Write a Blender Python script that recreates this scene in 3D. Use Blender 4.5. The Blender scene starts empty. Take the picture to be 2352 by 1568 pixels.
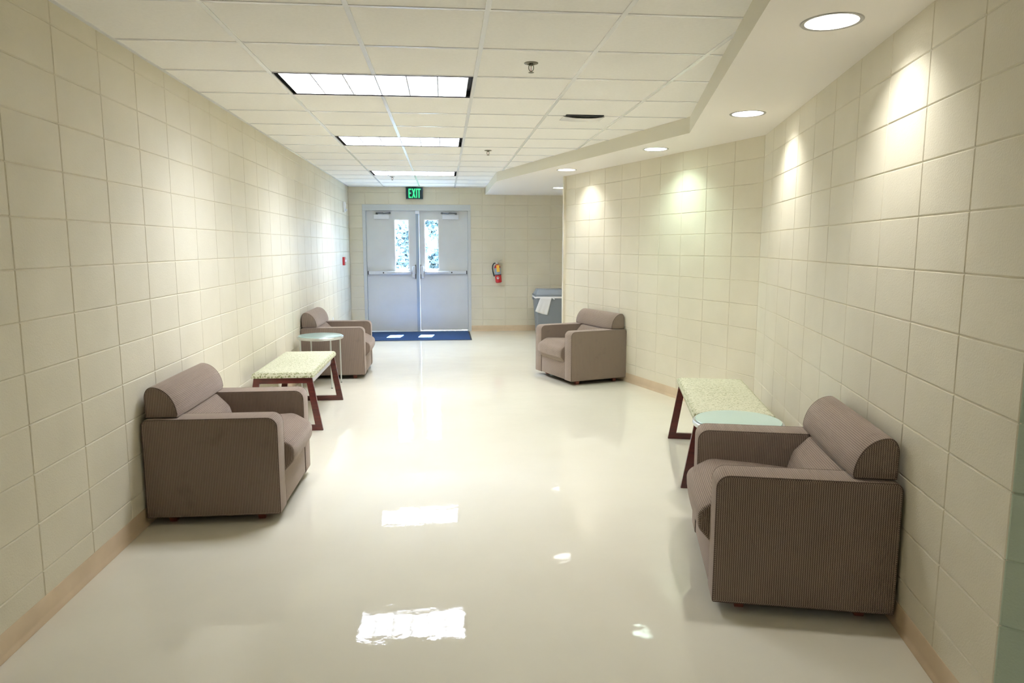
import bpy, bmesh, math, random
from mathutils import Vector, Matrix
PI = math.pi
random.seed(7)
SC = bpy.context.scene
COL = SC.collection

# ------------------------------------------------------------------ camera
cam_data = bpy.data.cameras.new('camera')
cam_data.sensor_width = 36.0
cam_data.sensor_fit = 'HORIZONTAL'
cam_data.lens = 1609.37 / 2352 * 36
cam_data.clip_start = 0.05
cam_data.clip_end = 300
cam = bpy.data.objects.new('camera', cam_data)
COL.objects.link(cam)
cam.location = (0, 0, 1.5118)
cam.rotation_euler = (PI / 2 - 0.13482, 0, -0.09612)
SC.camera = cam

# ------------------------------------------------------------------ sky, sun, exposure
SUN_E, SKY_E = 220.0, 20.0
TROFFER_E, CAN_E = 21.5, 190.0
EXPOSURE = 1.20
world = bpy.data.worlds.new('world')
SC.world = world
world.use_nodes = True
wbg = world.node_tree.nodes['Background']
wbg.inputs['Color'].default_value = (0.40, 0.64, 1.0, 1)
wbg.inputs['Strength'].default_value = SKY_E

sun_data = bpy.data.lights.new('sun', 'SUN')
sun_data.energy = SUN_E
sun_data.angle = 0.009
sun_data.color = (0.80, 0.90, 1.0)
sun = bpy.data.objects.new('sun', sun_data)
COL.objects.link(sun)
sdir = Vector((-0.13, -1.0, -2.05)).normalized()
sun.rotation_euler = sdir.to_track_quat('-Z', 'Y').to_euler()
sun.location = (2, 20, 15)

SC.view_settings.view_transform = 'Standard'
SC.view_settings.look = 'None'
SC.view_settings.gamma = 1
SC.view_settings.use_curve_mapping = False
SC.view_settings.exposure = EXPOSURE
SC.render.engine = 'CYCLES'
SC.cycles.use_denoising = True
SC.cycles.max_bounces = 10
SC.cycles.diffuse_bounces = 7
SC.cycles.glossy_bounces = 4
SC.cycles.transparent_max_bounces = 12
SC.cycles.caustics_reflective = False
SC.cycles.caustics_refractive = False
SC.cycles.sample_clamp_indirect = 8
SC.cycles.blur_glossy = 0.5

# sky portals at the two door panes (they only guide the sampling of the sky)
for px_ in (-0.7335, -0.2125):
    pd = bpy.data.lights.new('sky_portal', 'AREA'); pd.shape = 'RECTANGLE'; pd.size = 0.24; pd.size_y = 0.86
    pd.cycles.is_portal = True
    po = bpy.data.objects.new('sky_portal', pd); COL.objects.link(po)
    po.location = (px_, 12.70, 1.5425); po.rotation_euler = (-PI / 2, 0, 0)

# ------------------------------------------------------------------ room numbers
XL = -1.6365          # left wall
D = 12.5465           # end wall
ZC = 2.533            # ceiling
ZS = 2.41             # soffit
BL, RW, TL = 0.4064, 0.2032, 0.6096
YJ, XE = 3.272, 0.6797
YT, XT = 3.226, -0.4053
Q = Vector((2.618, 5.652))       # inner corner of the right walls
PA = Vector((1.557, 9.232))      # far outer corner
PB = Vector((1.610, 1.785))      # near outer corner (green paint starts)
YB = -8.0                        # wall behind the camera

# ------------------------------------------------------------------ materials
def lin(c):
    return tuple((x / 12.92 if x <= 0.04045 else ((x + 0.055) / 1.055) ** 2.4) for x in [v / 255 for v in c])

def mat(name, rgb, rough=0.6, metal=0.0, spec=0.5, coat=0.0, coat_rough=0.1, trans=0.0):
    m = bpy.data.materials.new(name)
    m.use_nodes = True
    b = m.node_tree.nodes['Principled BSDF']
    b.inputs['Base Color'].default_value = (*rgb, 1)
    b.inputs['Roughness'].default_value = rough
    b.inputs['Metallic'].default_value = metal
    b.inputs['Specular IOR Level'].default_value = spec
    b.inputs['Coat Weight'].default_value = coat
    b.inputs['Coat Roughness'].default_value = coat_rough
    return m

def nd(m, t, **kw):
    n = m.node_tree.nodes.new(t)
    for k, v in kw.items():
        if hasattr(n, k): setattr(n, k, v)
        else: n.inputs[k].default_value = v
    return n

def lk(m, a, b):
    m.node_tree.links.new(a, b)

def bsdf(m):
    return m.node_tree.nodes['Principled BSDF']

def noise_mix(m, c1, c2, scale, detail=3, lo=0.35, hi=0.65, coords='Object', stretch=None):
    tc = nd(m, 'ShaderNodeTexCoord')
    src = tc.outputs[coords]
    if stretch:
        mp = nd(m, 'ShaderNodeMapping'); mp.inputs['Scale'].default_value = stretch
        lk(m, src, mp.inputs[0]); src = mp.outputs[0]
    n = nd(m, 'ShaderNodeTexNoise'); n.inputs['Scale'].default_value = scale; n.inputs['Detail'].default_value = detail
    lk(m, src, n.inputs['Vector'])
    r = nd(m, 'ShaderNodeValToRGB')
    r.color_ramp.elements[0].position = lo; r.color_ramp.elements[0].color = (*c1, 1)
    r.color_ramp.elements[1].position = hi; r.color_ramp.elements[1].color = (*c2, 1)
    lk(m, n.outputs['Fac'], r.inputs['Fac'])
    return r, n, src

def add_bump(m, src, scale, strength, dist=0.002, detail=4):
    n = nd(m, 'ShaderNodeTexNoise'); n.inputs['Scale'].default_value = scale; n.inputs['Detail'].default_value = detail
    lk(m, src, n.inputs['Vector'])
    b = nd(m, 'ShaderNodeBump'); b.inputs['Strength'].default_value = strength; b.inputs['Distance'].default_value = dist
    lk(m, n.outputs['Fac'], b.inputs['Height'])
    lk(m, b.outputs['Normal'], bsdf(m).inputs['Normal'])
    return b

def block_paint(name, c1, c2):
    m = mat(name, c1, rough=0.55, spec=0.16)
    r, n, src = noise_mix(m, c1, c2, 2.2)
    lk(m, r.outputs['Color'], bsdf(m).inputs['Base Color'])
    # pitted face of painted concrete block
    a = nd(m, 'ShaderNodeTexNoise'); a.inputs['Scale'].default_value = 150; a.inputs['Detail'].default_value = 5
    v = nd(m, 'ShaderNodeTexVoronoi'); v.inputs['Scale'].default_value = 85
    lk(m, src, a.inputs['Vector']); lk(m, src, v.inputs['Vector'])
    mr = nd(m, 'ShaderNodeMapRange'); mr.inputs['From Min'].default_value = 0.0; mr.inputs['From Max'].default_value = 0.22
    lk(m, v.outputs['Distance'], mr.inputs['Value'])
    mu = nd(m, 'ShaderNodeMath', operation='MULTIPLY_ADD'); mu.inputs[1].default_value = 0.35
    lk(m, mr.outputs[0], mu.inputs[0]); lk(m, a.outputs['Fac'], mu.inputs[2])
    b = nd(m, 'ShaderNodeBump'); b.inputs['Strength'].default_value = 0.6; b.inputs['Distance'].default_value = 0.002
    lk(m, mu.outputs[0], b.inputs['Height']); lk(m, b.outputs['Normal'], bsdf(m).inputs['Normal'])
    return m

M = {}
M['block'] = block_paint('cream_block_paint', (0.66, 0.61, 0.48), (0.70, 0.648, 0.515))
M['green'] = block_paint('green_block_paint', (0.43, 0.50, 0.39), (0.47, 0.54, 0.42))
M['tile'] = mat('ceiling_tile', (0.78, 0.745, 0.66), rough=0.9, spec=0.2)
r_, n_, s_ = noise_mix(M['tile'], (0.84, 0.82, 0.775), (0.87, 0.85, 0.805), 60, lo=0.3, hi=0.7)
lk(M['tile'], r_.outputs[0], bsdf(M['tile']).inputs['Base Color'])
add_bump(M['tile'], s_, 220, 0.15)
M['grid'] = mat('ceiling_grid_white', (0.78, 0.78, 0.78), rough=0.22, spec=0.6)
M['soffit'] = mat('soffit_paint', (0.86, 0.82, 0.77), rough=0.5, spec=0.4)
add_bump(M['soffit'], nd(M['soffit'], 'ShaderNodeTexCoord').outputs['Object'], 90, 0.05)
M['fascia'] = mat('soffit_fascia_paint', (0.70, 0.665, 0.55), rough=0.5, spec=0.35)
M['base'] = mat('tan_vinyl_base', (0.60, 0.44, 0.29), rough=0.35, spec=0.5)
r_, n_, s_ = noise_mix(M['base'], (0.56, 0.43, 0.285), (0.63, 0.49, 0.33), 5)
lk(M['base'], r_.outputs[0], bsdf(M['base']).inputs['Base Color'])

m = M['floor'] = mat('waxed_cream_floor', (0.74, 0.69, 0.57), rough=0.2, spec=0.0, coat=1.0, coat_rough=0.025)
r_, n_, s_ = noise_mix(m, (0.655, 0.615, 0.50), (0.705, 0.665, 0.545), 1.3, detail=5, lo=0.3, hi=0.7)
lk(m, r_.outputs[0], bsdf(m).inputs['Base Color'])
n2 = nd(m, 'ShaderNodeTexNoise'); n2.inputs['Scale'].default_value = 5.0; n2.inputs['Detail'].default_value = 2
n3 = nd(m, 'ShaderNodeTexNoise'); n3.inputs['Scale'].default_value = 34.0; n3.inputs['Detail'].default_value = 3
lk(m, s_, n2.inputs['Vector']); lk(m, s_, n3.inputs['Vector'])
b1 = nd(m, 'ShaderNodeBump'); b1.inputs['Strength'].default_value = 0.09; b1.inputs['Distance'].default_value = 0.01
b2 = nd(m, 'ShaderNodeBump'); b2.inputs['Strength'].default_value = 0.055; b2.inputs['Distance'].default_value = 0.002
lk(m, n2.outputs['Fac'], b1.inputs['Height']); lk(m, n3.outputs['Fac'], b2.inputs['Height'])
lk(m, b1.outputs['Normal'], b2.inputs['Normal'])
lk(m, b2.outputs['Normal'], bsdf(m).inputs['Normal']); lk(m, b2.outputs['Normal'], bsdf(m).inputs['Coat Normal'])
rr = nd(m, 'ShaderNodeMapRange'); rr.inputs['To Min'].default_value = 0.10; rr.inputs['To Max'].default_value = 0.24
lk(m, n_.outputs['Fac'], rr.inputs['Value']); lk(m, rr.outputs[0], bsdf(m).inputs['Roughness'])

m = M['fabric'] = mat('ribbed_taupe_fabric', (0.33, 0.255, 0.215), rough=0.95, spec=0.15)
bsdf(m).inputs['Sheen Weight'].default_value = 0.7
bsdf(m).inputs['Sheen Roughness'].default_value = 0.5
bsdf(m).inputs['Sheen Tint'].default_value = (0.8, 0.68, 0.6, 1)
uv = nd(m, 'ShaderNodeUVMap'); uv.uv_map = 'weave'
sp = nd(m, 'ShaderNodeSeparateXYZ'); lk(m, uv.outputs[0], sp.inputs[0])
zz = nd(m, 'ShaderNodeMath', operation='MULTIPLY'); zz.inputs[1].default_value = 2 * PI / 0.0075; lk(m, sp.outputs['Y'], zz.inputs[0])
zs = nd(m, 'ShaderNodeMath', operation='SINE'); lk(m, zz.outputs[0], zs.inputs[0])
za = nd(m, 'ShaderNodeMath', operation='MULTIPLY'); za.inputs[1].default_value = 0.75; lk(m, zs.outputs[0], za.inputs[0])
xx = nd(m, 'ShaderNodeMath', operation='MULTIPLY_ADD'); xx.inputs[1].default_value = 2 * PI / 0.0085
lk(m, sp.outputs['X'], xx.inputs[0]); lk(m, za.outputs[0], xx.inputs[2])
xs = nd(m, 'ShaderNodeMath', operation='SINE'); lk(m, xx.outputs[0], xs.inputs[0])
xr = nd(m, 'ShaderNodeMapRange'); xr.inputs['From Min'].default_value = -1.0; lk(m, xs.outputs[0], xr.inputs['Value'])
mx = nd(m, 'ShaderNodeMix', data_type='RGBA')
lk(m, xr.outputs[0], mx.inputs[0]); mx.inputs[6].default_value = (0.095, 0.068, 0.050, 1); mx.inputs[7].default_value = (0.33, 0.25, 0.195, 1)
bt = nd(m, 'ShaderNodeTexCoord'); bn = nd(m, 'ShaderNodeTexNoise'); bn.inputs['Scale'].default_value = 7; bn.inputs['Detail'].default_value = 4
lk(m, bt.outputs['Object'], bn.inputs['Vector'])
br = nd(m, 'ShaderNodeMapRange'); br.inputs['From Min'].default_value = 0.25; br.inputs['From Max'].default_value = 0.4
br.inputs['To Min'].default_value = 0.82; lk(m, bn.outputs['Fac'], br.inputs['Value'])
mm = nd(m, 'ShaderNodeMix', data_type='RGBA', blend_type='MULTIPLY'); mm.inputs[0].default_value = 1
lk(m, mx.outputs[2], mm.inputs[6]); lk(m, br.outputs[0], mm.inputs[7])
lk(m, mm.outputs[2], bsdf(m).inputs['Base Color'])
fb = nd(m, 'ShaderNodeBump'); fb.inputs['Strength'].default_value = 0.5; fb.inputs['Distance'].default_value = 0.002
lk(m, xs.outputs[0], fb.inputs['Height']); lk(m, fb.outputs['Normal'], bsdf(m).inputs['Normal'])

M['piping'] = mat('dark_seam_thread', (0.10, 0.072, 0.055), rough=0.9, spec=0.1)
M['foot'] = mat('reddish_wood_foot', (0.24, 0.07, 0.045), rough=0.4)
M['dustcover'] = mat('black_dust_cover', (0.012, 0.011, 0.01), rough=0.95, spec=0.1)
m = M['mahogany'] = mat('mahogany_lacquer', (0.085, 0.013, 0.010), rough=0.28, spec=0.5, coat=0.5, coat_rough=0.12)
r_, n_, s_ = noise_mix(m, (0.055, 0.008, 0.007), (0.13, 0.02, 0.014), 9, detail=5, stretch=(1, 1, 6), lo=0.3, hi=0.75)
lk(m, r_.outputs[0], bsdf(m).inputs['Base Color'])

# bench cushion fabric: pale yellow green with short olive dashes
m = M['bench_fabric'] = mat('leaf_dash_fabric', (0.6, 0.6, 0.4), rough=0.85, spec=0.2)
tc = nd(m, 'ShaderNodeTexCoord')
def dashes(rot, sc, off):
    mp = nd(m, 'ShaderNodeMapping'); mp.inputs['Rotation'].default_value = (0, 0, rot); mp.inputs['Location'].default_value = (off, off * 0.7, 0)
    mp.inputs['Scale'].default_value = sc
    lk(m, tc.outputs['Object'], mp.inputs[0])
    v = nd(m, 'ShaderNodeTexVoronoi', voronoi_dimensions='3D'); v.inputs['Scale'].default_value = 1.0; v.inputs['Randomness'].default_value = 0.55
    lk(m, mp.outputs[0], v.inputs['Vector'])
    r = nd(m, 'ShaderNodeMapRange'); r.inputs['From Min'].default_value = 0.30; r.inputs['From Max'].default_value = 0.42
    r.inputs['To Min'].default_value = 1; r.inputs['To Max'].default_value = 0
    lk(m, v.outputs['Distance'], r.inputs['Value'])
    return r.outputs[0], v
d1, v1 = dashes(0.75, (110, 48, 40), 0.0)
d2, v2 = dashes(-0.6, (120, 52, 40), 3.3)
mxd = nd(m, 'ShaderNodeMath', operation='MAXIMUM'); lk(m, d1, mxd.inputs[0]); lk(m, d2, mxd.inputs[1])
c1 = nd(m, 'ShaderNodeMix', data_type='RGBA'); lk(m, v1.outputs['Color'], c1.inputs[0])
c1.inputs[6].default_value = (0.20, 0.225, 0.10, 1); c1.inputs[7].default_value = (0.34, 0.32, 0.19, 1)
c2 = nd(m, 'ShaderNodeMix', data_type='RGBA'); lk(m, mxd.outputs[0], c2.inputs[0])
c2.inputs[6].default_value = (0.58, 0.57, 0.415, 1); lk(m, c1.outputs[2], c2.inputs[7])
lk(m, c2.outputs[2], bsdf(m).inputs['Base Color'])
add_bump(m, tc.outputs['Object'], 260, 0.2)

M['apron'] = mat('glossy_lacquer_apron', (0.22, 0.15, 0.15), rough=0.12, spec=0.8, coat=1.0, coat_rough=0.05)
bsdf(M['apron']).inputs['Coat IOR'].default_value = 1.8
M['silver'] = mat('silver_painted_metal', (0.62, 0.64, 0.62), rough=0.3, metal=0.75)
M['chrome'] = mat('chrome', (0.75, 0.77, 0.8), rough=0.12, metal=1)
M['alum'] = mat('satin_aluminium', (0.70, 0.74, 0.80), rough=0.3, metal=0.45)
M['steel'] = mat('dark_steel', (0.16, 0.17, 0.19), rough=0.3, metal=0.8)
M['mint'] = mat('frosted_mint_glass', (0.47, 0.66, 0.60), rough=0.18, spec=0.6, coat=0.6, coat_rough=0.04)
bsdf(M['mint']).inputs['Subsurface Weight'].default_value = 0.0
M['door'] = mat('door_enamel', (0.62, 0.63, 0.62), rough=0.35, spec=0.45)
r_, n_, s_ = noise_mix(M['door'], (0.60, 0.61, 0.60), (0.63, 0.64, 0.63), 3)
lk(M['door'], r_.outputs[0], bsdf(M['door']).inputs['Base Color'])
M['frame'] = mat('door_frame_enamel', (0.56, 0.58, 0.58), rough=0.3, spec=0.5)
M['mullion'] = mat('mullion_grey_blue', (0.33, 0.40, 0.48), rough=0.3, spec=0.5)
M['black'] = mat('black_plastic', (0.015, 0.016, 0.02), rough=0.4)
M['slot'] = mat('black_slot_paint', (0.01, 0.01, 0.014), rough=0.6)
M['mat'] = mat('navy_mat_carpet', (0.03, 0.065, 0.15), rough=1.0, spec=0.1)
r_, n_, s_ = noise_mix(M['mat'], (0.022, 0.05, 0.12), (0.045, 0.085, 0.19), 90)
lk(M['mat'], r_.outputs[0], bsdf(M['mat']).inputs['Base Color'])
add_bump(M['mat'], s_, 300, 0.8, 0.004)
M['rubber'] = mat('black_rubber_edge', (0.02, 0.022, 0.03), rough=0.7)
M['signbox'] = mat('dark_navy_sign_face', (0.008, 0.03, 0.05), rough=0.3)
M['red'] = mat('red_enamel', (0.48, 0.01, 0.02), rough=0.25, coat=0.5)
M['label'] = mat('silver_blue_label', (0.28, 0.33, 0.40), rough=0.4)
M['yellow'] = mat('yellow_tag_card', (0.85, 0.50, 0.06), rough=0.6)
M['blade'] = mat('louvre_blade_aluminium', (0.45, 0.45, 0.46), rough=0.4, spec=0.5)
M['white'] = mat('white_plastic', (0.80, 0.80, 0.80), rough=0.4)
M['whitemetal'] = mat('white_reflector', (0.90, 0.90, 0.90), rough=0.35, spec=0.5)
M['can'] = mat('reflector_cone', (0.42, 0.42, 0.41), rough=0.3, spec=0.6)
M['trimring'] = mat('downlight_trim_grey', (0.36, 0.35, 0.33), rough=0.35, spec=0.5)
M['bin'] = mat('grey_blue_plastic', (0.225, 0.25, 0.275), rough=0.45, spec=0.4)
M['binlid'] = mat('grey_blue_lid_plastic', (0.25, 0.285, 0.325), rough=0.42, spec=0.4)
M['liner'] = mat('white_bin_liner', (0.80, 0.80, 0.82), rough=0.45)
M['bronze'] = mat('dull_brass', (0.19, 0.175, 0.12), rough=0.35, metal=0.8)
M['redbulb'] = mat('red_glass_bulb', (0.45, 0.02, 0.03), rough=0.1)
M['threshold'] = mat('worn_metal_threshold', (0.34, 0.33, 0.31), rough=0.5, metal=0.5)
M['concrete'] = mat('sunlit_concrete', (0.42, 0.42, 0.40), rough=0.9)
M['bark'] = mat('tree_bark', (0.07, 0.055, 0.045), rough=0.9)
M['cut'] = mat('plenum_dark', (0.02, 0.02, 0.02), rough=0.9)

def leaf_mat(name, c):
    m = mat(name, c, rough=0.6, spec=0.3)
    nt = m.node_tree
    t = nd(m, 'ShaderNodeBsdfTranslucent'); t.inputs['Color'].default_value = (c[0] * 1.1, c[1] * 1.2, c[2] * 1.0, 1)
    mixs = nd(m, 'ShaderNodeMixShader'); mixs.inputs[0].default_value = 0.12
    out = nt.nodes['Material Output']
    lk(m, bsdf(m).outputs[0], mixs.inputs[1]); lk(m, t.outputs[0], mixs.inputs[2]); lk(m, mixs.outputs[0], out.inputs[0])
    return m
M['leaf'] = leaf_mat('shrub_leaf', (0.085, 0.115, 0.12))
M['leaf2'] = leaf_mat('tree_leaf', (0.085, 0.12, 0.12))

def glass_mat():
    m = mat('door_glass', (1, 1, 1))
    nt = m.node_tree
    tr = nd(m, 'ShaderNodeBsdfTransparent'); tr.inputs['Color'].default_value = (0.92, 0.95, 0.96, 1)
    gl = nd(m, 'ShaderNodeBsdfGlossy'); gl.inputs['Roughness'].default_value = 0.02
    mixs = nd(m, 'ShaderNodeMixShader')
    mixs.inputs[0].default_value = 0.07; lk(m, tr.outputs[0], mixs.inputs[1]); lk(m, gl.outputs[0], mixs.inputs[2])
    lk(m, mixs.outputs[0], nt.nodes['Material Output'].inputs[0])
    return m
M['glass'] = glass_mat()

def emis(name, rgb, e):
    m = bpy.data.materials.new(name); m.use_nodes = True
    nt = m.node_tree; nt.nodes.remove(nt.nodes['Principled BSDF'])
    em = nt.nodes.new('ShaderNodeEmission'); em.inputs[0].default_value = (*rgb, 1); em.inputs[1].default_value = e
    nt.links.new(em.outputs[0], nt.nodes['Material Output'].inputs[0])
    return m
M['tube'] = emis('fluorescent_glow', (0.92, 0.98, 1.10), TROFFER_E)
M['lamp'] = emis('lamp_glow_warm', (0.98, 0.98, 0.97), CAN_E)
M['lampgreen'] = emis('lamp_glow_greenish', (0.76, 1.0, 0.90), CAN_E)
M['exit'] = emis('exit_letter_glow', (0.04, 1.0, 0.22), 0.95)

# ------------------------------------------------------------------ object helpers
def link(name, bm, material, parent=None, smooth=False, kind=None, label=None, cat=None, group=None, bevel=0, mats=None):
    me = bpy.data.meshes.new(name)
    bm.normal_update(); bm.to_mesh(me); bm.free()
    for mt in (mats or [material]): me.materials.append(mt)
    o = bpy.data.objects.new(name, me)
    COL.objects.link(o)
    if parent: o.parent = parent
    if smooth:
        for p in me.polygons: p.use_smooth = True
        try: me.set_sharp_from_angle(angle=math.radians(40))
        except Exception: pass
    if bevel:
        md = o.modifiers.new('bevel', 'BEVEL'); md.width = bevel; md.segments = 2; md.limit_method = 'ANGLE'; md.angle_limit = math.radians(40)
    tag(o, label, cat, group, kind)
    return o

def tag(o, label=None, cat=None, group=None, kind=None):
    if label: o['label'] = label
    if cat: o['category'] = cat
    if group: o['group'] = group
    if kind: o['kind'] = kind
    return o

def empty(name, loc=(0, 0, 0), rz=0, label=None, cat=None, group=None, kind=None):
    o = bpy.data.objects.new(name, None); COL.objects.link(o)
    o.location = loc; o.rotation_euler = (0, 0, rz); o.empty_display_size = 0.1
    return tag(o, label, cat, group, kind)

def copy_tree(o, parent=None):
    c = o.copy(); COL.objects.link(c); c.parent = parent
    for ch in list(o.children): copy_tree(ch, c)
    return c

def box(bm, x0, x1, y0, y1, z0, z1, mi=0):
    vs = [bm.verts.new(p) for p in ((x0, y0, z0), (x1, y0, z0), (x1, y1, z0), (x0, y1, z0), (x0, y0, z1), (x1, y0, z1), (x1, y1, z1), (x0, y1, z1))]
    for f in ((0, 3, 2, 1), (4, 5, 6, 7), (0, 1, 5, 4), (1, 2, 6, 5), (2, 3, 7, 6), (3, 0, 4, 7)):
        q = bm.faces.new([vs[i] for i in f]); q.material_index = mi
    return vs

def bxo(name, x0, x1, y0, y1, z0, z1, material, parent=None, **kw):
    bm = bmesh.new(); box(bm, x0, x1, y0, y1, z0, z1)
    return link(name, bm, material, parent, **kw)

def lathe(bm, prof, center=(0, 0, 0), seg=32, mi=0, axis=None, cap=True):
    """profile of (r, z); revolve about z (or a given Matrix)"""
    rings = []
    mt = axis or Matrix.Identity(4)
    c = Vector(center)
    for r, z in prof:
        if r < 1e-6:
            rings.append([bm.verts.new(c + mt @ Vector((0, 0, z)))])
        else:
            rings.append([bm.verts.new(c + mt @ Vector((r * math.cos(2 * PI * k / seg), r * math.sin(2 * PI * k / seg), z))) for k in range(seg)])
    for a, b in zip(rings, rings[1:]):
        for k in range(seg):
            k2 = (k + 1) % seg
            if len(a) == 1 and len(b) == 1: continue
            if len(a) == 1: f = bm.faces.new((a[0], b[k2], b[k]))
            elif len(b) == 1: f = bm.faces.new((a[k], a[k2], b[0]))
            else: f = bm.faces.new((a[k], a[k2], b[k2], b[k]))
            f.material_index = mi
    return rings

def tube(bm, pts, r, seg=10, closed=False, cap=True):
    pts = [Vector(p) for p in pts]
    n = len(pts); rings = []
    up = Vector((0, 0, 1)); prev = None
    for i, p in enumerate(pts):
        if closed: t = (pts[(i + 1) % n] - pts[i - 1])
        else: t = pts[min(i + 1, n - 1)] - pts[max(i - 1, 0)]
        t.normalize()
        if prev is None:
            a = t.cross(up)
            if a.length < 1e-3: a = t.cross(Vector((1, 0, 0)))
        else:
            a = prev - t * prev.dot(t)
        a.normalize(); prev = a
        b = t.cross(a)
        rr = r[i] if isinstance(r, (list, tuple)) else r
        rings.append([bm.verts.new(p + (a * math.cos(2 * PI * k / seg) + b * math.sin(2 * PI * k / seg)) * rr) for k in range(seg)])
    m = n if closed else n - 1
    for i in range(m):
        A, B = rings[i], rings[(i + 1) % n]
        for k in range(seg):
            k2 = (k + 1) % seg
            bm.faces.new((A[k], A[k2], B[k2], B[k]))
    if cap and not closed:
        bm.faces.new(rings[0][::-1]); bm.faces.new(rings[-1])
    return rings

def rounded(poly, radii, seg=6):
    """round the corners of a closed polygon (list of 2-D points, one radius per corner)"""
    out = []
    n = len(poly)
    for i in range(n):
        p = Vector(poly[i]); a = Vector(poly[i - 1]); b = Vector(poly[(i + 1) % n])
        r = radii[i] if isinstance(radii, (list, tuple)) else radii
        if r <= 0: out.append(p); continue
        da = (a - p).normalized(); db = (b - p).normalized()
        ang = da.angle(db)
        t = min(r / math.tan(ang / 2), (a - p).length * 0.49, (b - p).length * 0.49)
        r2 = t * math.tan(ang / 2)
        c = p + (da + db).normalized() * (r2 / math.sin(ang / 2))
        s = p + da * t - c; e = p + db * t - c
        a0 = math.atan2(s.y, s.x); a1 = math.atan2(e.y, e.x)
        dd = (a1 - a0 + PI) % (2 * PI) - PI
        for k in range(seg + 1):
            th = a0 + dd * k / seg
            out.append(c + Vector((math.cos(th), math.sin(th))) * r2)
    return out

def area2(p):
    return sum(p[i].x * p[(i + 1) % len(p)].y - p[(i + 1) % len(p)].x * p[i].y for i in range(len(p))) / 2

def offset_poly(p, d):
    """move a counter-clockwise polygon inward by d (towards its inside)"""
    n = len(p); out = []
    for i in range(n):
        e0 = (p[i] - p[i - 1]); e1 = (p[(i + 1) % n] - p[i])
        if e0.length < 1e-7: e0 = e1
        if e1.length < 1e-7: e1 = e0
        n0 = Vector((-e0.y, e0.x)).normalized(); n1 = Vector((-e1.y, e1.x)).normalized()
        s = (n0 + n1)
        if s.length < 1e-6: s = n0
        s.normalize()
        k = max(0.5, s.dot(n0))
        out.append(p[i] + s * d / k)
    return out

def extrude_uv(bm, prof, v0, v1, bev=0.012, bseg=3, nmid=1, crown=0.0):
    """profile of (u,z) points swept along v (y axis); edges of both caps rounded; 'weave' UV = arc length, width"""
    uvl = bm.loops.layers.uv.get('weave') or bm.loops.layers.uv.new('weave')
    P = [Vector(q) for q in prof]
    if area2(P) < 0: P = P[::-1]
    n = len(P)
    arc = [0]
    for i in range(n): arc.append(arc[-1] + (P[(i + 1) % n] - P[i]).length)
    cz = sum(q.y for q in P) / n; cu = sum(q.x for q in P) / n
    st = []
    for k in range(bseg + 1):
        th = (PI / 2) * k / bseg
        st.append((v0 + bev * (1 - math.sin(th)), bev * (1 - math.cos(th)) if True else 0))
    # st goes from inside of the rounding (k=0: v0+bev, inset 0) to the cap (v0, inset bev)
    left = st[::-1]
    mid = [(v0 + bev + (v1 - v0 - 2 * bev) * k / nmid, 0.0) for k in range(1, nmid)]
    right = [(v1 - (v - v0), ins) for v, ins in st]
    stations = left + mid + right
    rings = []
    for v, ins in stations:
        pp = offset_poly(P, ins) if ins > 0 else P
        if crown and ins == 0:
            t = (v - v0) / (v1 - v0); s = 1 + crown * 4 * t * (1 - t)
            pp = [Vector((cu + (q.x - cu) * s, cz + (q.y - cz) * s)) for q in pp]
        rings.append(([bm.verts.new((q.x, v, q.y)) for q in pp], v))
    for (A, va), (B, vb) in zip(rings, rings[1:]):
        for i in range(n):
            j = (i + 1) % n
            f = bm.faces.new((A[i], B[i], B[j], A[j]))
            for lp, (a, v) in zip(f.loops, ((arc[i], va), (arc[i], vb), (arc[i + 1], vb), (arc[i + 1], va))):
                lp[uvl].uv = (a, v)
    for ring, rev in ((rings[0][0], False), (rings[-1][0], True)):
        f = bm.faces.new(ring[::-1] if rev else ring)
        for lp in f.loops: lp[uvl].uv = (lp.vert.co.x, lp.vert.co.z)
    return bm

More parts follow.
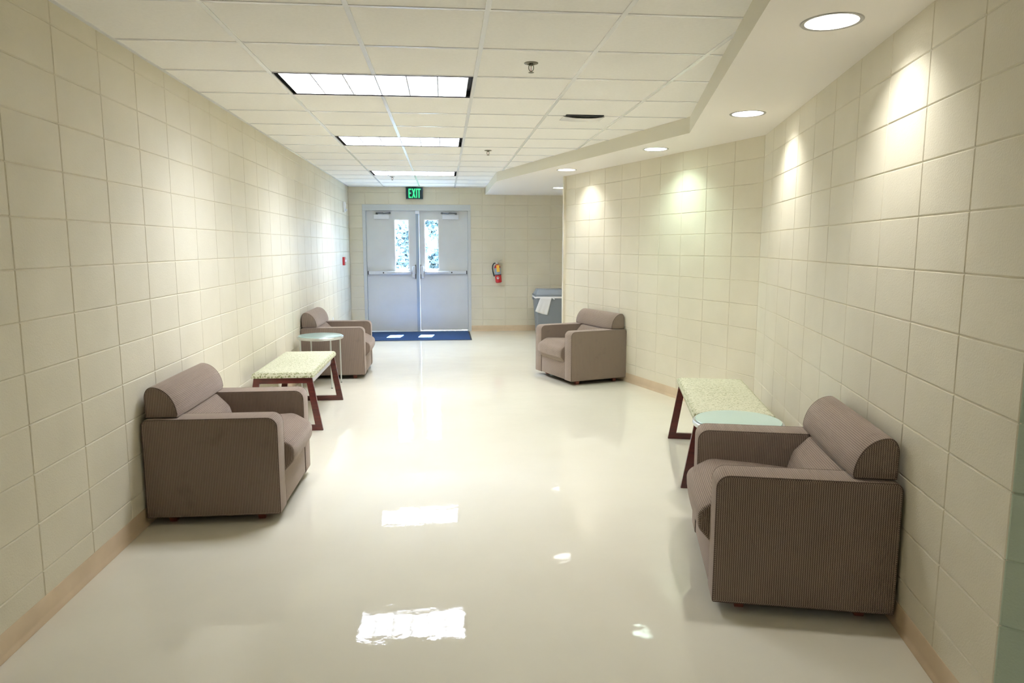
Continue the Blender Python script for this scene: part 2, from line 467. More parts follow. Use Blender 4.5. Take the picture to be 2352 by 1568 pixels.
# ------------------------------------------------------------------ block walls
def cmu_wall(bm, P0, P1, nrm, joints, z0, z1, holes=(), g=0.005, dep=0.0045, ext=(0.08, 0.08)):
    P0 = Vector(P0); P1 = Vector(P1); L = (P1 - P0).length; t = (P1 - P0).normalized(); n = Vector(nrm).normalized()
    s = [0.0] + sorted(j for j in joints if 0.012 < j < L - 0.012) + [L]
    z = [z0]
    k = 1
    while k * RW < z1 - 0.012:
        if k * RW > z0 + 0.012: z.append(k * RW)
        k += 1
    z.append(z1)
    # solid core behind the block faces, lapped past both ends
    def core(a, b, c, d):
        lo = [bm.verts.new((q.x, q.y, c)) for q in (P0 + t * a - n * (dep + .0004), P0 + t * b - n * (dep + .0004), P0 + t * b - n * .09, P0 + t * a - n * .09)]
        hi = [bm.verts.new((v.co.x, v.co.y, d)) for v in lo]
        bm.faces.new(lo[::-1]); bm.faces.new(hi)
        for k in range(4): bm.faces.new((lo[k], lo[(k + 1) % 4], hi[(k + 1) % 4], hi[k]))
    e0, e1 = ext
    if holes:
        b0, b1, c0, c1 = holes[0]
        core(-e0, b0, z0, z1 + .03); core(b1, L + e1, z0, z1 + .03); core(b0, b1, c1, z1 + .03)
    else: core(-e0, L + e1, z0, z1)
    def V(a, h, d):
        q = P0 + t * a + n * d
        return bm.verts.new((q.x, q.y, h))
    for a0, a1 in zip(s, s[1:]):
        for h0, h1 in zip(z, z[1:]):
            rects = [(a0, a1, h0, h1)]
            for (b0, b1, c0, c1) in holes:
                nr = []
                for (x0, x1, y0, y1) in rects:
                    if b1 <= x0 or b0 >= x1 or c1 <= y0 or c0 >= y1: nr.append((x0, x1, y0, y1)); continue
                    if b0 > x0: nr.append((x0, b0, y0, y1))
                    if b1 < x1: nr.append((b1, x1, y0, y1))
                    if c1 < y1: nr.append((max(x0, b0), min(x1, b1), c1, y1))
                    if c0 > y0: nr.append((max(x0, b0), min(x1, b1), y0, c0))
                rects = nr
            for (x0, x1, y0, y1) in rects:
                if x1 - x0 < 2.2 * g or y1 - y0 < 2.2 * g:
                    bm.faces.new((V(x0, y0, 0), V(x1, y0, 0), V(x1, y1, 0), V(x0, y1, 0))); continue
                o = [V(x0, y0, -dep), V(x1, y0, -dep), V(x1, y1, -dep), V(x0, y1, -dep)]
                i = [V(x0 + g, y0 + g, 0), V(x1 - g, y0 + g, 0), V(x1 - g, y1 - g, 0), V(x0 + g, y1 - g, 0)]
                bm.faces.new(i)
                for k in range(4):
                    bm.faces.new((o[k], o[(k + 1) % 4], i[(k + 1) % 4], i[k]))

def jl(first, pitch, L):
    k0 = -int(first / pitch) - 1
    return [first + pitch * k for k in range(k0, int(L / pitch) + 3)]

# left wall
bm = bmesh.new()
cmu_wall(bm, (XL, YB), (XL, D), (1, 0), jl(YJ - YB, BL, D - YB), 0, 2.56)
link('wall_left', bm, M['block'], kind='structure')
# end wall with the door opening
DX0, DX1, DZ1 = -1.405, 0.478, 2.235
bm = bmesh.new()
cmu_wall(bm, (XL, D), (3.3, D), (0, -1), jl(XE - XL, BL, 3.3 - XL), 0, 2.56, holes=[(DX0 - XL + .02, DX1 - XL - .02, -1, DZ1 - .02)])
link('wall_end', bm, M['block'], kind='structure')
# right walls: two angled runs that meet at an inner corner
bm = bmesh.new()
tA = (PA - Q).normalized(); nA = Vector((-abs(tA.y), 0)); nA = Vector((-tA.y, tA.x))
LA = (PA - Q).length
cmu_wall(bm, Q, PA, nA, [0.363 + 0.3762 * k for k in range(0, 10)], 0, 2.50, ext=(0.02, 0))
# return of the wall beyond the far outer corner
cmu_wall(bm, PA, (3.3, PA.y), (0, 1), jl(BL, BL, 2), 0, 2.50, ext=(0, 0.08))
cmu_wall(bm, (3.3, PA.y), (3.3, D), (-1, 0), jl(BL, BL, 3.4), 0, 2.56)
link('wall_right_far', bm, M['block'], kind='structure')
bm = bmesh.new()
tB = (PB - Q).normalized(); nB = Vector((tB.y, -tB.x))
if nB.x > 0: nB = -nB
cmu_wall(bm, Q, PB, nB, [3.598 - BL * k for k in range(0, 9)], 0, 2.50, ext=(0.02, 0))
link('wall_right_near', bm, M['block'], kind='structure')
# green painted wall past the near outer corner
tG = Vector((0.74, -0.67)).normalized(); PG = PB + tG * 3.2
nG = Vector((tG.y, -tG.x))
bm = bmesh.new()
cmu_wall(bm, PB, PG, nG, jl(0.41, BL, 3.2), 0, 2.56, ext=(0, 0.08))
link('wall_right_green', bm, M['green'], kind='structure')
bm = bmesh.new()
cmu_wall(bm, PG, (PG.x, YB), (-1, 0), jl(0.2, BL, 4), 0, 2.56)
link('wall_right_back', bm, M['block'], kind='structure')
bm = bmesh.new()
cmu_wall(bm, (XL, YB), (PG.x, YB), (0, 1), jl(0.3, BL, 6), 0, 2.56)
link('wall_back', bm, M['block'], kind='structure')

# floor
bxo('floor', XL - 0.1, 4.6, YB - 0.1, D + 0.16, -0.08, 0.0, M['floor'], kind='structure')

# baseboards: vinyl cove profile swept along each wall
def baseboard(name, pts, h=0.1):
    pts = [Vector(p) for p in pts]
    prof = [(0.0, 0.0), (0.013, 0.0), (0.0125, 0.006), (0.006, 0.016), (0.0032, 0.03), (0.003, h - 0.003), (0.001, h), (0.0, h)]
    bm = bmesh.new(); rings = []
    for i, p in enumerate(pts):
        a = (p - pts[i - 1]).normalized() if i else None
        b = (pts[i + 1] - p).normalized() if i < len(pts) - 1 else None
        na = Vector((a.y, -a.x)) if a else None; nb = Vector((b.y, -b.x)) if b else None
        if na and nb:
            s = (na + nb).normalized(); s = s / max(0.3, s.dot(na))
        else: s = na or nb
        rings.append([bm.verts.new((p.x + s.x * u, p.y + s.y * u, z + 0.0005)) for u, z in prof])
    for A, B in zip(rings, rings[1:]):
        for k in range(len(prof) - 1):
            bm.faces.new((A[k], B[k], B[k + 1], A[k + 1]))
    bm.faces.new(rings[0]); bm.faces.new(rings[-1][::-1])
    bmesh.ops.recalc_face_normals(bm, faces=bm.faces)
    return link(name, bm, M['base'], kind='structure', smooth=True)
baseboard('baseboard_left', [(XL, YB), (XL, D), (DX0 + 0.003, D)])
baseboard('baseboard_end', [(DX1 - 0.003, D), (3.3, D)])
baseboard('baseboard_right', [(3.3, PA.y), tuple(PA), tuple(Q), tuple(PB), tuple(PG)])

# ------------------------------------------------------------------ ceiling with lay-in tiles
LIGHTS = [(-1, 2), (-1, 6), (-1, 11)]          # (tee column, tee row) of the two-tile wide fixtures
REAR_FILL = [(1, -9)]  # invented fixture out of view, added to brighten the near end and green wall
ALL_T = LIGHTS + REAR_FILL
holes_c = set()
for c, r in ALL_T:
    holes_c.add((c, r)); holes_c.add((c + 1, r))
bm = bmesh.new()
xs = sorted([XL - 0.01] + [XT + TL * k for k in range(-1, 10) if XL < XT + TL * k < 4.55] + [4.6])
ys = sorted([YB - 0.02] + [YT + TL * k for k in range(-20, 16) if YB < YT + TL * k < D] + [D + 0.01])
holes_r = [(XT + c * TL, XT + (c + 2) * TL, YT + r * TL, YT + (r + 1) * TL) for c, r in ALL_T]
for x0, x1 in zip(xs, xs[1:]):
    for y0, y1 in zip(ys, ys[1:]):
        cx, cy = (x0 + x1) / 2, (y0 + y1) / 2
        if any(a < cx < b and c < cy < d for a, b, c, d in holes_r): continue
        zt = ZC + 0.004
        vs = [bm.verts.new(p) for p in ((x0, y0, zt), (x0, y1, zt), (x1, y1, zt), (x1, y0, zt))]
        bm.faces.new(vs)
ceil = link('ceiling', bm, M['tile'], kind='structure')
bm = bmesh.new()
for x in xs[1:-1]:
    y = YB
    # main tees run the whole length, broken only inside a fixture
    segs = [(YB, D)]
    for a, b, c, d in holes_r:
        if a + 0.05 < x < b - 0.05:
            ns = []
            for s0, s1 in segs:
                if c > s0: ns.append((s0, min(c, s1)))
                if d < s1: ns.append((max(d, s0), s1))
            segs = [q for q in ns if q[1] - q[0] > 0.01]
    for s0, s1 in segs: box(bm, x - 0.012, x + 0.012, s0, s1, ZC - 0.001, ZC + 0.006)
for y in ys[1:-1]:
    for x0, x1 in zip(xs, xs[1:]):
        box(bm, max(x0 + 0.012, XL), x1 - 0.012, y - 0.010, y + 0.010, ZC + 0.0005, ZC + 0.0065)
# wall angles
box(bm, XL, XL + 0.02, YB, D, ZC - 0.001, ZC + 0.006)
box(bm, XL + 0.02, 3.3, D - 0.02, D, ZC - 0.001, ZC + 0.006)
gr = link('ceiling_grid', bm, M['grid'], ceil)

# lower soffit following the right walls, with round openings for the downlights
CANS = [(1.570, 2.838), (2.078, 4.775), (1.978, 6.556), (1.460, 8.398), (1.80, 10.95)]
CR = 0.105
OUT = [(0.95, 1.60), (1.968, 5.615), (0.745, 9.95), (0.735, D + .01), (3.4, D + .01), (3.4, 1.60)]
bm = bmesh.new()
ed = []
vs = [bm.verts.new((x, y, ZS)) for x, y in OUT]
ed += [bm.edges.new((vs[i], vs[(i + 1) % len(vs)])) for i in range(len(vs))]
for cx, cy in CANS:
    cv = [bm.verts.new((cx + CR * math.cos(2 * PI * k / 48), cy + CR * math.sin(2 * PI * k / 48), ZS)) for k in range(48)]
    ed += [bm.edges.new((cv[i], cv[(i + 1) % 48])) for i in range(48)]
bmesh.ops.triangle_fill(bm, use_beauty=True, use_dissolve=False, edges=ed)
for f in bm.faces:
    f.normal_update()
    if f.normal.z > 0: f.normal_flip()
link('ceiling_soffit', bm, M['soffit'], kind='structure')
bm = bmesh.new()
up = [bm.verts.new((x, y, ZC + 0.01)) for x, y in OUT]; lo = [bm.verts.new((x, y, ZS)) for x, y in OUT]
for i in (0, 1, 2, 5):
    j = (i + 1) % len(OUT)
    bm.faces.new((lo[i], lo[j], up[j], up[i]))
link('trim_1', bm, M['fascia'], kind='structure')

# ------------------------------------------------------------------ recessed fluorescent fixtures
def make_troffer():
    W, H = 2 * TL, TL
    root = empty('ceiling_light')
    bm = bmesh.new()          # black air slot round the louvre
    z0, z1 = -0.001, 0.07
    def ring(x0, x1, y0, y1, a0, a1, b0, b1, z):
        o = [bm.verts.new(p) for p in ((x0, y0, z), (x1, y0, z), (x1, y1, z), (x0, y1, z))]
        i = [bm.verts.new(p) for p in ((a0, b0, z), (a1, b0, z), (a1, b1, z), (a0, b1, z))]
        for k in range(4): bm.faces.new((o[k], i[k], i[(k + 1) % 4], o[(k + 1) % 4]))
        return o, i
    e = 0.010; s = 0.030; s2 = 0.016
    o, i = ring(e, W - e, e, H - e, e + s, W - e - s, e + s2, H - e - s2, 0.045)
    t = [bm.verts.new((v.co.x, v.co.y, -0.002)) for v in o]
    for k in range(4): bm.faces.new((t[k], t[(k + 1) % 4], o[(k + 1) % 4], o[k]))
    link('air_slot', bm, M['slot'], root, label='black air slot round the light')
    # white rim and louvre blades
    x0, x1, y0, y1 = e + s, W - e - s, e + s2, H - e - s2
    bm = bmesh.new()
    zb, zt = 0.002, 0.095
    th = 0.004
    for a, b, c, d in ((x0, x1, y0, y0 + th), (x0, x1, y1 - th, y1), (x0, x0 + th, y0 + th, y1 - th), (x1 - th, x1, y0 + th, y1 - th)):
        box(bm, a, b, c, d, zb, 0.12)
    link('rim', bm, M['whitemetal'], root)
    bm = bmesh.new()
    for k in range(1, 6):
        x = x0 + (x1 - x0) * k / 6
        box(bm, x - 0.004, x + 0.004, y0 + th, y1 - th, zb, zt)
    for k in range(1, 3):
        y = y0 + (y1 - y0) * k / 3
        for q in range(6):
            xa = x0 + (x1 - x0) * q / 6 + 0.004; xb = x0 + (x1 - x0) * (q + 1) / 6 - 0.004
            box(bm, xa, xb, y - 0.006, y + 0.006, zb, zt)
    link('louvre', bm, M['blade'], root)
    bm = bmesh.new()
    vs = [bm.verts.new(p) for p in ((x0 + th, y0 + th, 0.115), (x0 + th, y1 - th, 0.115), (x1 - th, y1 - th, 0.115), (x1 - th, y0 + th, 0.115))]
    bm.faces.new(vs)
    link('diffuser', bm, M['tube'], root, label='glowing white diffuser')
    bm = bmesh.new()
    box(bm, 0.004, W - 0.004, 0.004, H - 0.004, 0.125, 0.14)
    for a, b, c, d in ((0.0, W, 0, 0.005), (0, W, H - 0.005, H), (0, 0.005, 0.005, H - 0.005), (W - 0.005, W, 0.005, H - 0.005)):
        box(bm, a, b, c, d, 0.0, 0.14)
    link('housing', bm, M['slot'], root)
    return root
tl = make_troffer()
TLAB = ['bright rectangular fluorescent ceiling light with grid louvre, the nearest and largest of the three',
        'rectangular fluorescent ceiling light midway down the hall, between the nearest and farthest lights',
        'farthest rectangular fluorescent ceiling light, close to the exit sign',
        'added fill light behind the viewpoint, built like the hall fixtures',
        'added fill light behind the viewpoint on the right, built like the hall fixtures']
for i, (c, r) in enumerate(ALL_T):
    o = tl if i == 0 else copy_tree(tl)
    o.location = (XT + c * TL, YT + r * TL, ZC)
    tag(o, TLAB[i], 'ceiling light', 'fluorescent ceiling lights')

# ------------------------------------------------------------------ downlights
def make_can(lampmat):
    root = empty('downlight')
    bm = bmesh.new()
    lathe(bm, [(CR - 0.003, 0.004), (CR - 0.003, -0.002), (CR + 0.012, -0.004), (CR + 0.015, -0.001), (CR + 0.015, 0.0005)], seg=48)
    link('trim_ring', bm, M['trimring'], root, smooth=True)
    bm = bmesh.new()
    lathe(bm, [(CR - 0.0015, 0.001), (0.100, 0.04), (0.080, 0.092), (0.058, 0.107)], seg=48)
    link('reflector', bm, M['can'], root, smooth=True)
    bm = bmesh.new()
    lathe(bm, [(0.0, 0.088), (0.045, 0.088), (0.058, 0.100), (0.058, 0.108)], seg=32)
    for f in bm.faces: f.normal_update()
    link('lamp', bm, lampmat, root, smooth=True)
    bm = bmesh.new()
    lathe(bm, [(CR + 0.01, 0.003), (CR + 0.01, 0.16), (0.0, 0.16)], seg=24)
    link('can_housing', bm, M['slot'], root)
    return root
cn = make_can(M['lamp'])
CLAB = ['round recessed downlight at upper right, nearest and largest of the soffit lights',
        'round recessed downlight above the corner where the right walls meet',
        'round recessed downlight throwing a greenish glow on the far right wall',
        'round recessed downlight by the far end of the angled right wall',
        'round recessed downlight half hidden behind the far wall corner']
for i, (x, y) in enumerate(CANS):
    o = cn if i == 0 else copy_tree(cn)
    o.location = (x, y, ZS)
    tag(o, CLAB[i], 'ceiling light', 'round downlights in the soffit')
    if i == 2:
        for ch in o.children:
            if ch.name.startswith('lamp'):
                ch.data = ch.data.copy(); ch.data.materials[0] = M['lampgreen']

# ------------------------------------------------------------------ armchairs
CD, CW, CH, CG = 0.708, 0.868, 0.593, 0.047
AW = 0.150
def make_chair():
    root = empty('armchair')
    hw = CW / 2
    armp = rounded([(0.0, CG), (CD, CG), (CD, CH), (0.0, CH)], [0.008, 0.008, 0.055, 0.03], 7)
    for sgn in (-1, 1):
        v0, v1 = (-hw, -hw + AW) if sgn < 0 else (hw - AW, hw)
        bm = bmesh.new(); extrude_uv(bm, armp, v0, v1, bev=0.009)
        arm = link('arm', bm, M['fabric'], root, smooth=True)
        P = [Vector(q) for q in armp]
        if area2(P) < 0: P = P[::-1]
        P = offset_poly(P, 0.0022)
        for v in (v0 + 0.0022, v1 - 0.0022):
            # the seam follows the front, the top and the back of the side panel
            bm = bmesh.new()
            tube(bm, [(q.x, v, q.y) for q in P], 0.0017, 5, closed=True)
            link('seam', bm, M['piping'], arm, smooth=True)
    vi = hw - AW - 0.002
    # seat cushion, domed and rolling over the front
    seat = rounded([(0.10, 0.255), (CD - 0.01, 0.235), (CD + 0.048, 0.30), (CD + 0.052, 0.385), (CD - 0.06, 0.452), (0.42, 0.437), (0.10, 0.405)], [0.01, 0.012, 0.05, 0.06, 0.10, 0.2, 0.01], 7)
    bm = bmesh.new(); extrude_uv(bm, seat, -vi, vi, bev=0.012, nmid=8, crown=0.03)
    sc = link('seat_cushion', bm, M['fabric'], root, smooth=True)
    back = rounded([(0.06, 0.38), (0.285, 0.40), (0.252, 0.51), (0.178, 0.588), (0.06, 0.588)], [0.01, 0.03, 0.09, 0.03, 0.01], 7)
    bm = bmesh.new(); extrude_uv(bm, back, -vi, vi, bev=0.022, bseg=5, nmid=6, crown=0.0)
    link('back_cushion', bm, M['fabric'], root, smooth=True)
    # headrest bolster with a D-shaped section
    zb = CH + 0.004
    pts = [(0.014, zb), (0.176, zb)]
    for k in range(1, 17):        # convex front up to the apex
        a = PI * 0.5 * k / 16
        pts.append((0.052 + 0.128 * math.cos(a), zb + 0.168 * math.sin(a)))
    for k in range(1, 9):         # tight round over to the vertical back
        a = PI * 0.5 * k / 8
        pts.append((0.052 - 0.040 * math.sin(a), zb + 0.108 + 0.060 * math.cos(a)))
    bm = bmesh.new(); extrude_uv(bm, pts, -hw + 0.032, hw - 0.032, bev=0.008, nmid=6, crown=0.02)
    hr = link('headrest', bm, M['fabric'], root, smooth=True)
    P = [Vector(q) for q in pts]
    if area2(P) < 0: P = P[::-1]
    P = offset_poly(P, 0.002)
    for v in (-hw + 0.034, hw - 0.034):
        bm = bmesh.new(); tube(bm, [(q.x, v, q.y) for q in P], 0.0018, 5, closed=True)
        link('seam', bm, M['piping'], hr, smooth=True)
    fp = rounded([(0.60, CG + 0.004), (CD - 0.004, CG + 0.004), (CD - 0.004, 0.262), (0.60, 0.262)], 0.008, 3)
    bm = bmesh.new(); extrude_uv(bm, fp, -vi, vi, bev=0.006)
    link('front_panel', bm, M['fabric'], root, smooth=True)
    bp = rounded([(0.0, CG + 0.004), (0.09, CG + 0.004), (0.09, CH - 0.004), (0.0, CH - 0.004)], 0.012, 3)
    bm = bmesh.new(); extrude_uv(bm, bp, -vi, vi, bev=0.004)
    link('back_panel', bm, M['fabric'], root, smooth=True)
    bxo('dust_cover', 0.03, CD - 0.03, -hw + 0.02, hw - 0.02, CG - 0.003, CG + 0.012, M['dustcover'], root, label='black underside cover')
    for x in (0.11, CD - 0.12):
        for y in (-hw + 0.085, hw - 0.085):
            bm = bmesh.new()
            a = 0.024; b = 0.018
            lo = [bm.verts.new((x + p * b, y + q * b, 0.0)) for p, q in ((-1, -1), (1, -1), (1, 1), (-1, 1))]
            hi = [bm.verts.new((x + p * a, y + q * a, CG)) for p, q in ((-1, -1), (1, -1), (1, 1), (-1, 1))]
            bm.faces.new(lo[::-1]); bm.faces.new(hi)
            for k in range(4): bm.faces.new((lo[k], lo[(k + 1) % 4], hi[(k + 1) % 4], hi[k]))
            link('foot', bm, M['foot'], root, label='small reddish wooden foot')
    return root
ch0 = make_chair()
CHAIRS = [((-1.622, 4.248), 0.0, 'taupe ribbed armchair against the left wall, nearest on that side, in front of the bench'),
          ((-1.628, 8.500), -0.006, 'taupe armchair against the left wall beyond the round glass table'),
          ((1.889, 8.050), 3.47, 'taupe armchair against the far right wall, near the grey bin'),
          ((1.884, 2.893), PI - 0.2526, 'taupe ribbed armchair against the near right wall, largest and closest to the viewer')]

for i, (p, a, lb) in enumerate(CHAIRS):
    o = ch0 if i == 0 else copy_tree(ch0)
    o.location = (p[0], p[1], 0); o.rotation_euler = (0, 0, a)
    tag(o, lb, 'armchair', 'matching armchairs along the walls')
# faint dark spots worn into the near right chair
near_chair = o

# ------------------------------------------------------------------ benches
# local frame: x along the length, y from the wall (0) towards the hall, z up
BLEN = 1.192
def make_bench():
    root = empty('bench')
    zt = 0.447
    outer = [(0.0, 0.0), (0.617, 0.0), (0.541, zt), (0.076, zt)]
    inner = [(0.066, 0.047), (0.553, 0.047), (0.497, zt - 0.047), (0.120, zt - 0.047)]
    for x0 in (0.0, BLEN - 0.028):
        bm = bmesh.new()
        rows = []
        for x in (x0, x0 + 0.028):
            rows.append(([bm.verts.new((x, y, z)) for y, z in outer], [bm.verts.new((x, y, z)) for y, z in inner]))
        (o0, i0), (o1, i1) = rows
        for k in range(4):
            j = (k + 1) % 4
            bm.faces.new((o0[k], i0[k], i0[j], o0[j])); bm.faces.new((o1[k], o1[j], i1[j], i1[k]))
            bm.faces.new((o0[k], o0[j], o1[j], o1[k])); bm.faces.new((i0[k], i1[k], i1[j], i0[j]))
        bmesh.ops.recalc_face_normals(bm, faces=bm.faces)
        link('side_frame', bm, M['mahogany'], root, bevel=0.0025)
    for y in (0.090, 0.508):
        bxo('apron', 0.0285, BLEN - 0.0285, y, y + 0.022, zt - 0.062, zt - 0.001, M['apron'], root, bevel=0.002)
    # padded seat: rounded box with a crowned top
    bm = bmesh.new()
    L0, L1, W0, W1 = -0.012, BLEN + 0.012, 0.062, 0.556
    nx, ny = 28, 14
    def hgt(u, v):
        e = min(1, min(u, 1 - u) * (L1 - L0) / 0.035); f = min(1, min(v, 1 - v) * (W1 - W0) / 0.035)
        e = math.sqrt(max(0, 1 - (1 - e) ** 2)); f = math.sqrt(max(0, 1 - (1 - f) ** 2))
        return 0.021 + 0.024 * min(e, f) + 0.006 * (4 * u * (1 - u)) * (4 * v * (1 - v))
    us = [0, .006, .014, .026] + [0.05 + 0.9 * k / (nx - 1) for k in range(nx)] + [.974, .986, .994, 1]
    vsn = [0, .014, .034, .062] + [0.1 + 0.8 * k / (ny - 1) for k in range(ny)] + [.938, .966, .986, 1]
    grid = [[bm.verts.new((L0 + (L1 - L0) * u, W0 + (W1 - W0) * v, zt + hgt(u, v))) for v in vsn] for u in us]
    for i in range(len(us) - 1):
        for j in range(len(vsn) - 1):
            bm.faces.new((grid[i][j], grid[i + 1][j], grid[i + 1][j + 1], grid[i][j + 1]))
    border = [grid[i][0] for i in range(len(us))] + [grid[-1][j] for j in range(1, len(vsn))] + \
             [grid[i][-1] for i in range(len(us) - 2, -1, -1)] + [grid[0][j] for j in range(len(vsn) - 2, 0, -1)]
    low = [bm.verts.new((v.co.x, v.co.y, zt + 0.0005)) for v in border]
    for k in range(len(border)):
        j = (k + 1) % len(border)
        bm.faces.new((border[k], low[k], low[j], border[j]))
    bm.faces.new(low)
    bmesh.ops.recalc_face_normals(bm, faces=bm.faces)
    link('seat_pad', bm, M['bench_fabric'], root, smooth=True, label='pale yellow-green pad with small olive dashes')
    return root
b0 = make_bench()
# left bench: length along +Y, depth towards +X  -> mirror handled by rotating and flipping in placement
def place_bench(o, p, ang, flip):
    o.location = (p[0], p[1], 0); o.rotation_euler = (0, 0, ang)
# length axis must run so that depth (local +y) points into the hall
place_bench(b0, (-1.632, 6.977), -PI / 2, False)     # x -> -Y, y -> +X
tag(b0, 'low bench with mahogany trapezoid legs and pale green seat by the left wall', 'bench', 'low benches along the walls')
b1 = copy_tree(b0)
thB = math.atan2(1.156, 0.29)                        # direction near -> far along the near right wall
# depth direction (local +y) must point left: x axis along near->far gives y axis to the left
fx, fy = math.cos(thB), math.sin(thB)
front_near = Vector((1.468, 4.138))
orig = front_near - Vector((-fy, fx)) * 0.617
b1.location = (orig.x, orig.y, 0); b1.rotation_euler = (0, 0, thB)
tag(b1, 'low bench with mahogany trapezoid legs and pale green seat by the right wall corner', 'bench', 'low benches along the walls')

# ------------------------------------------------------------------ round glass side tables
def make_table():
    root = empty('side_table')
    R = 0.245; H = 0.555
    bm = bmesh.new()
    lathe(bm, [(R - 0.014, H - 0.006), (R - 0.014, H - 0.034), (R - 0.004, H - 0.036), (R + 0.001, H - 0.030), (R + 0.001, H - 0.013), (R - 0.003, H - 0.0085), (R - 0.018, H - 0.0080)], seg=64)
    link('rim', bm, M['silver'], root, smooth=True)
    bm = bmesh.new()
    lathe(bm, [(0, H - 0.008), (R - 0.016, H - 0.008), (R - 0.012, H - 0.006), (R - 0.012, H - 0.003), (R - 0.015, H), (0, H)], seg=64)
    bmesh.ops.recalc_face_normals(bm, faces=bm.faces)
    link('glass_top', bm, M['mint'], root, smooth=True, label='frosted mint glass disc')
    bm = bmesh.new()
    lathe(bm, [(0.15, H - 0.0085), (0.15, H - 0.016), (0.145, H - 0.018), (0, H - 0.018)], seg=40)
    link('support_plate', bm, M['silver'], root, smooth=True)
    for k in range(4):
        a = math.radians(36 + 90 * k)
        x, y = (R - 0.012) * math.cos(a), (R - 0.012) * math.sin(a)
        bm = bmesh.new(); tube(bm, [(x, y, H - 0.036), (x, y, 0.006)], 0.0085, 12)
        lg = link('leg', bm, M['silver'], root, smooth=True)
        bm = bmesh.new(); tube(bm, [(x, y, 0.0065), (x, y, 0.0)], 0.0095, 12)
        link('glide', bm, M['black'], lg)
    return root
t0 = make_table()
t0.location = (-1.352, 7.737, 0)
tag(t0, 'small round side table with mint glass top standing between left bench and far left armchair', 'table', 'round glass side tables')
t1 = copy_tree(t0)
t1.location = (1.620, 3.672, 0); t1.rotation_euler = (0, 0, -0.26)
tag(t1, 'small round side table with mint glass top partly hidden behind the near right armchair', 'table', 'round glass side tables')

# ------------------------------------------------------------------ doors
FD = 0.045   # leaf plane sits this far behind the wall face
LEAF_T = 0.045
# frame
fr = empty('trim_2', (0, 0, 0), kind='structure')
bm = bmesh.new()
def frame_ring(bm, x0, x1, z1, w, y0, y1, wt=None):
    wt = wt or w
    box(bm, x0, x0 + w, y0, y1, 0.0, z1 - wt)
    box(bm, x1 - w, x1, y0, y1, 0.0, z1 - wt)
    box(bm, x0, x1, y0, y1, z1 - wt, z1)
frame_ring(bm, DX0, DX1, DZ1, 0.055, D - 0.008, D + 0.13, 0.105)
link('frame', bm, M['frame'], fr, bevel=0.004)
bm = bmesh.new()
frame_ring(bm, DX0 + 0.055, DX1 - 0.055, DZ1 - 0.105, 0.016, D + FD + LEAF_T + 0.002, D + 0.128)
link('stop', bm, M['frame'], fr)
MX = -0.4575
bxo('mullion', MX - 0.027, MX + 0.027, D + 0.004, D + 0.12, 0.012, DZ1 - 0.1055, M['mullion'], fr, bevel=0.004, label='grey-blue centre post between the doors')
bxo('bracket', MX - 0.034, MX + 0.034, D - 0.004, D + 0.03, DZ1 - 0.16, DZ1 - 0.106, M['alum'], fr, bevel=0.003)
bxo('threshold', DX0 + 0.055, DX1 - 0.055, D - 0.02, D + 0.14, 0.0, 0.010, M['threshold'], fr, bevel=0.003)

